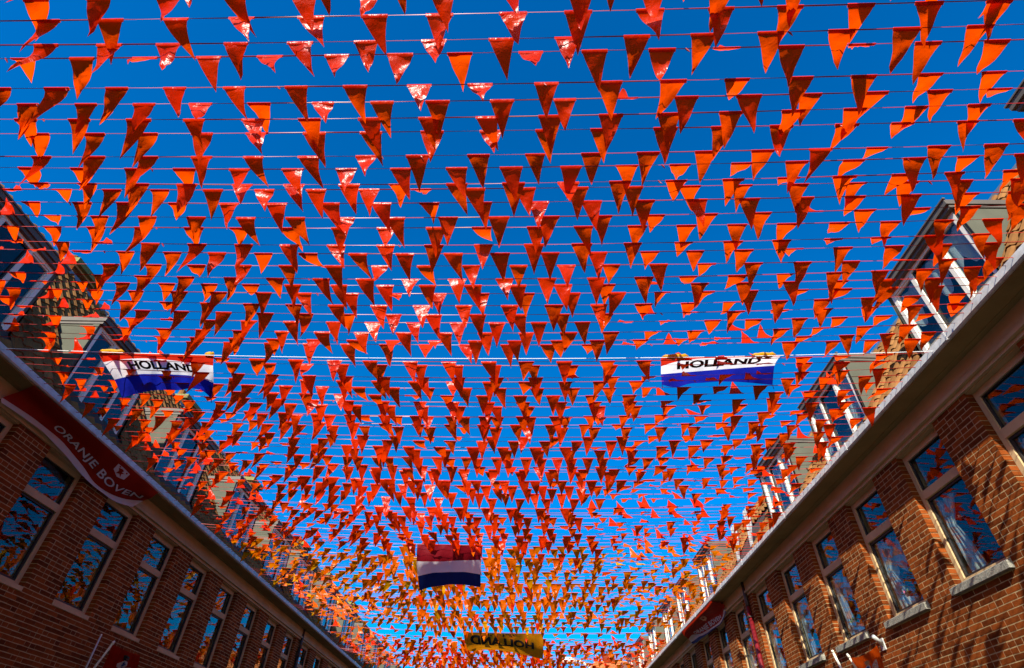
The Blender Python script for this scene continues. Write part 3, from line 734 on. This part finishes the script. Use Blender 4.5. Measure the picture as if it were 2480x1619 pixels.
# amber flag seen from behind
arows = [[(1121, 1549), (1170, 1549), (1240, 1549), (1315, 1551)], [(1127, 1560), (1180, 1561), (1250, 1564), (1316, 1571)], [(1138, 1580), (1165, 1574), (1200, 1574), (1250, 1582), (1315, 1597)]]
c = Cloth(arows, line_top(18.22, .13), [.42, .42]); r = thing('amber_flag', c(.5, 0), 'long amber flag with black HOLLAND lettering seen mirrored from behind', 'flag')
part('cloth', c.strip(0, 2, 12, 40), 'f_amber', r, smooth=True)
part('lettering', letters(c, 'HOLLAND', .08, .88, lambda a: .22+.45*a, lambda a: 1.05+.12*a, bold=.045, flip=True), 'ink', r)
em = MB()
for i in range(46):
    u = random.uniform(.26, .68); v = random.uniform(.04, .26+.1*(1-abs(u-.47)*4)); a = random.uniform(.004, .014)
    em.add([c(u-a, v, .005), c(u+a, v+random.uniform(-.04, .04), .005), c(u+a*.4, v+.08, .005), c(u-a*.8, v+.06, .005)], [(0, 1, 2, 3)])
part('emblem', em, 'ink', r)
# ------------------------------------------------------------------ long banners under the gutters
def crest_parts(c, r, u0, u1, v0, v1, tan):
    fr = lambda a, b: (u0+(u1-u0)*a, v0+(v1-v0)*b)
    pc = part('crest', patch(c, [fr(0, .05), fr(.33, .0), fr(.5, .08), fr(.67, .0), fr(1, .05), fr(.97, .75), fr(.5, 1), fr(.03, .75)], .006), 'ink_tan' if tan else 'ink_white', r)
    for q in ([(.3, .85), (.35, .5), (.2, .3), (.45, .15), (.6, .2), (.55, .4), (.75, .35), (.6, .55), (.7, .85), (.5, .65)], [(.15, .1), (.25, .05), (.3, .18), (.18, .22)], [(.75, .15), (.85, .08), (.88, .25), (.78, .28)]):
        sub('crest_figure', patch(c, [fr(*a) for a in q], .009), 'f_scarlet', pc)
def banner(rows, X0, label, tan, text_uv, crest_uv, heights, back):
    side = 1 if X0 > 0 else -1
    c = Cloth(rows, lambda x, y: onX(x, y, X0), heights, nu=11, far=True, wallx=side*(4.95 if side > 0 else 6.66))
    r = thing('banner', c(.5, 1), label, 'banner')
    part('red_field', c.strip(0, 2, 12, 40), 'f_scarlet', r, smooth=True)
    part('white_edge', c.strip(2, 3, 4, 40), 'f_white', r, smooth=True)
    if back: part('blue_edge', c.strip(3, 4, 4, 40), 'f_navy', r, smooth=True)
    u0, u1, a, b = text_uv
    # dark outline first, white letters on top
    part('letter_outline', letters(c, 'ORANJE BOVEN', u0, u1, a, b, off=.006, bold=.055, spacing=1.06), 'ink', r)
    part('lettering', letters(c, 'ORANJE BOVEN', u0, u1, a, b, off=.010, bold=.015, spacing=1.06), 'ink_white', r)
    crest_parts(c, r, *crest_uv, tan)
def lp_(x, y): return (x/3.885, 960+y/3.885)
rowsL = [[(83, 934), lp_(620, 150), lp_(960, 440), lp_(1300, 740), (383.5, 1193)],
         [(50, 948), lp_(480, 200), lp_(830, 520), lp_(1120, 830), (365, 1207)],
         [(6, 964), lp_(280, 180), lp_(560, 400), lp_(760, 630), lp_(900, 830), lp_(1100, 960), lp_(1350, 985)],
         [(4, 976), lp_(180, 170), lp_(400, 330), lp_(640, 580), lp_(780, 760), lp_(900, 860), lp_(1060, 985), lp_(1245, 1042)]]
banner(rowsL, -6.335, 'long red banner lettered ORANJE BOVEN hung in the shade under the left gutter', False,
       (.30, .955, lambda a: .95+.15*a, lambda a: 1.72-.05*a), (.705, .80, .30, .80), [.26, .30, .14], False)
def rp_(x, y): return (1640+x/9.714, 1430+y/9.714)
rowsR = [[rp_(100, 985), rp_(350, 750), rp_(600, 480), rp_(785, 262)],
         [rp_(180, 1080), rp_(420, 860), rp_(680, 620), rp_(960, 500), rp_(1090, 330)],
         [rp_(270, 1150), rp_(330, 1060), rp_(600, 1010), rp_(800, 890), rp_(960, 780), rp_(1070, 640), rp_(1100, 430)],
         [rp_(330, 1230), rp_(380, 1200), rp_(480, 1110), rp_(660, 1035), rp_(840, 900), rp_(1010, 790), rp_(1090, 650), rp_(1132, 490)],
         [rp_(370, 1265), rp_(420, 1262), rp_(500, 1190), rp_(680, 1060), rp_(850, 930), rp_(1030, 800), rp_(1105, 670), rp_(1150, 500)]]
banner(rowsR, 4.628, 'orange red banner lettered ORANJE BOVEN under the right gutter near the red downpipe', True,
       (.17, .80, lambda a: 1.42, lambda a: 1.96), (.46, .56, .62, 1.28), [.24, .26, .12, .10], True)
# ------------------------------------------------------------------ flags on wall poles
def lion(c, r, u0, u1, v0, v1, body, dark):
    fr = lambda a, b: (u0+(u1-u0)*a, v0+(v1-v0)*b)
    e = part('emblem', patch(c, [fr(*q) for q in [(.30, 1), (.25, .8), (.10, .72), (.12, .62), (.30, .64), (.32, .45), (.16, .40), (.14, .28), (.34, .30), (.40, .12), (.52, .04), (.66, .10), (.68, .24), (.60, .34), (.74, .50), (.92, .30), (.98, .36), (.84, .62), (.78, .85), (.80, 1)]], .006), body, r)
    sub('crown', patch(c, [fr(*q) for q in [(.38, .06), (.34, -.10), (.44, -.03), (.52, -.14), (.60, -.03), (.70, -.10), (.66, .06)]], .008), dark, e)
    sub('mane', patch(c, [fr(*q) for q in [(.40, .16), (.50, .10), (.60, .18), (.56, .36), (.46, .46), (.38, .34)]], .009), 'ink_blue', e)
    return e
def pole_flag(rows, X0, pole, label, plabel, cloth, edge, body, dark, lion_uv, heights, extra=None):
    c = Cloth(rows, lambda x, y: onX(x, y, X0), heights, nu=9)
    r = thing('wall_flag', c(.5, .5), label, 'flag')
    part('cloth', c.strip(0, len(rows)-1, 14, 24), cloth, r, smooth=True)
    lion(c, r, *lion_uv, body, dark)
    if extra: part('swallow_patch', patch(c, extra[0], .0045), extra[1], r)
    p = thing('flag_pole', pole[0], plabel, 'flag pole')
    part('shaft', MB().tube(pole, .016, 8), edge, p, smooth=True)
    part('finial', MB().tube([pole[-1], pole[-1]+(pole[-1]-pole[-2]).normalized()*.05], [.024, .012], 8), edge, p, smooth=True)
    return c
w_ = lambda x, y: (1980+x/9.154, 1500+y/9.154)
rowsF = [[w_(735, 855), w_(900, 850), w_(1090, 770), w_(1315, 585)], [w_(800, 1010), w_(950, 1040), w_(1180, 980), w_(1400, 800)], [w_(850, 1200), w_(1000, 1250), w_(1250, 1230), w_(1480, 1085)], [w_(900, 1500), w_(1080, 1560), w_(1320, 1540), w_(1560, 1400)], [w_(960, 1900), w_(1150, 1960), w_(1420, 1930), w_(1650, 1750)]]
pr1 = onX(*w_(705, 850), 4.52); pr2 = Vector((5.03, pr1.y+.05, pr1.z-1.35))
pole_flag(rowsF, 4.50, [pr2, pr1-(pr1-pr2)*.02, pr1], 'bright orange flag with a crowned lion flying from the sunlit right wall', 'slim white pole holding out the bright orange lion flag', 'f_orange', 'white', 'ink_white', 'ink_tan', (.22, .70, .95, 3.0), [.2, .2, .4, .4],
          ([(.60, 1.3), (.74, .95), (.82, 1.1), (.80, 2.2), (.62, 2.6)], 'f_white'))
l_ = lambda x, y: (200+x/11.178, 1480+y/11.178)
rowsG = [[l_(815, 920), l_(1000, 990), l_(1250, 1120), l_(1560, 1200)], [l_(690, 1200), l_(900, 1280), l_(1180, 1390), l_(1510, 1450)], [l_(560, 1500), l_(800, 1570), l_(1080, 1660), l_(1430, 1720)], [l_(400, 1900), l_(640, 1980), l_(940, 2080), l_(1300, 2130)], [l_(240, 2300), l_(480, 2380), l_(800, 2480), l_(1160, 2540)]]
pl1 = onX(*l_(800, 905), -6.25); pl2 = Vector((-6.74, pl1.y+.05, pl1.z-1.3))
pole_flag(rowsG, -6.23, [pl2, pl1-(pl1-pl2)*.02, pl1], 'dark red flag with a lion emblem hanging in the shade on the left wall', 'pole holding the dark red lion flag on the left wall', 'f_scarlet', 'white', 'ink_white', 'ink', (.28, .85, .75, 3.2), [.22, .25, .35, .35])
# empty holder, bare pole
q0 = onX(*w_(1440, 560), 5.03); q1 = onX(*w_(1235, 385), 4.86)
h = thing('pole_holder', q0, 'grey metal tube holder angled up from the sunlit brick wall below a sill', 'flag holder')
part('tube', MB().tube([q0, q1], [.030, .026], 10), 'metal', h, smooth=True)
part('wall_plate', MB().box(q0.x-.006, q0.x+.012, q0.y-.05, q0.y+.05, q0.z-.07, q0.z+.07), 'metal', h)
b0 = onX(*w_(345, 735), 4.75); b1 = Vector((5.02, b0.y+.04, b0.z-1.2))
bp = thing('flag_pole', b1, 'bare white flag pole leaning out from the sunlit wall under a stone sill', 'flag pole')
part('shaft', MB().tube([b1, b0], .018, 8), 'white', bp, smooth=True); part('finial', MB().tube([b0, b0+(b0-b1).normalized()*.03], [.024, .016], 8), 'white', bp, smooth=True)
a0 = onX(*l_(490, 685), -6.55); a1 = onX(*l_(90, 1554), -6.55); a2 = a1+(a1-a0)*1.2; a2.x = -6.74; 
bp = thing('flag_pole', a2, 'thin bare pole against the shaded left wall beside the dark red flag', 'flag pole')
part('shaft', MB().tube([a2, a1, a0], .012, 8), 'metal', bp, smooth=True); part('finial', MB().tube([a0, a0+(a0-a1).normalized()*.03], [.018, .01], 8), 'white', bp, smooth=True)  # shaft greyed to stand in for the dimness of this shaded side
# ------------------------------------------------------------------ curtains and plants in the windows
def curtain_side(Xg, a, w, z0, z1, tie, side=1, name='curtain'):
    """gathered cloth hanging at the far jamb, pulled aside at the tie"""
    m = MB(); nv, nu = 14, 12
    for i in range(nv+1):
        t = i/nv; z = z1+(z0-z1)*t
        ww = w*(1-.62*math.exp(-((t-tie)/.28)**2)) if t < tie else w*(.38+.62*((t-tie)/(1-tie))**.8*.75)
        for j in range(nu+1):
            u = j/nu; m.v.append((Xg+.025*math.sin(u*22+t*1.5), a-ww*u, Z(z)))
    for i in range(nv):
        for j in range(nu):
            k = i*(nu+1)+j; m.f.append((k, k+1, k+nu+2, k+nu+1))
    return m
def valance(Xg, y0, y1, z1, drop, n):
    m = MB(); N_ = n*8
    for j in range(N_+1):
        u = j/N_; zz = z1-drop*(.62+.38*abs(math.sin(math.pi*u*n))); x = Xg+.02*math.sin(u*n*9)
        for k in range(4): m.v.append((x, y0+(y1-y0)*u, Z(z1+(zz-z1)*k/3)))
    for j in range(N_):
        for k in range(3): a = j*4+k; m.f.append((a, a+4, a+5, a+1))
    return m
def pipeword(w):
    n = sum(1 for q in winR if w <= q < 13.1) if w < 13.1 else sum(1 for q in winR if 13.1 < q <= w)
    return f"the {_O(n)} first floor window {'before' if w < 13.1 else 'past'} the red downpipe"
def dormword(d):
    n = sum(1 for q in dR if d <= q < 13.1) if d < 13.1 else sum(1 for q in dR if 13.1 < q <= d)
    return f"the {_O(n)} grey dormer {'before' if d < 13.1 else 'past'} the red downpipe"
for k, w in enumerate([q for q in winR if 3.5 < q < 20]):
    y1 = w+.79
    single('curtain', curtain_side(WR+.175, y1, .40, 2.17, 3.06, .30+.2*(k % 3)/3), 'curtain', f'pale side curtain in {pipeword(w)}', 'curtain', 'side curtains in the right terrace windows', smooth=True)
    if k % 4 != 1:
        single('net_curtain', valance(WR+.22, w+.02, w+.80, 3.02, .34 if k % 2 else .42, 3), 'curtain', f'scalloped net curtain across {pipeword(w)}', 'curtain', 'scalloped nets in the right terrace windows', smooth=True)
for i, d in enumerate([q for q in dR if 3 < q < 24]):
    if i % 2 == 0:
        single('net_curtain', valance(WR+.135, d+.10, d+1.50, 5.47, .60, 5), 'curtain', f'deep scalloped net in {dormword(d)}', 'curtain', 'scalloped nets in the right dormers', smooth=True)
    else:
        for y1, wd in ((d+.52, 'near'), (d+1.50, 'far')):
            single('curtain', curtain_side(WR+.145, y1, .40, 4.56, 5.46, .9), 'curtain', f'striped sheer curtain at the {wd} side of {dormword(d)}', 'curtain', 'sheers in the right dormers', smooth=True)
def plant(x, y, z, label, flower):
    p = thing('potted_plant', (x, y, z), label, 'plant')
    part('pot', MB().tube([(x, y, z), (x, y, z+.02), (x, y, z+.13)], [.055, .06, .08], 10), 'pot', p, smooth=True)
    lm, fm = MB(), MB(); rr = random.Random(int(y*100))
    for i in range(70):
        d = Vector((rr.gauss(0, 1), rr.gauss(0, 1), abs(rr.gauss(0, 1))+.2)).normalized()*rr.uniform(.06, .15); c = Vector((x, y, z+.16))+d
        s = rr.uniform(.02, .035); a = Vector((rr.gauss(0, 1), rr.gauss(0, 1), rr.gauss(0, 1))).normalized(); b = a.cross(d).normalized()
        (fm if flower and i % 3 == 0 else lm).add([c-a*s, c+b*s*.5, c+a*s, c-b*s*.5], [(0, 1, 2, 3)])
    part('foliage', lm, 'leaf', p)
    if fm.v: part('blossom', fm, 'flower', p)
w2 = winR[8]; w3 = winR[9]
plant(WR+.22, w2+.52, Z(2.17), 'pink flowering plant in a pale pot on a first floor window sill', True)
plant(WR+.22, w3+.45, Z(2.17), 'leafy pot plant in a first floor window next to the pink flowers', False)
plant(WR+.22, dR[[i for i, d in enumerate(dR) if d > 6][0]]+.30, 4.56+HC, 'green pot plant behind the glass of a roof dormer', False)
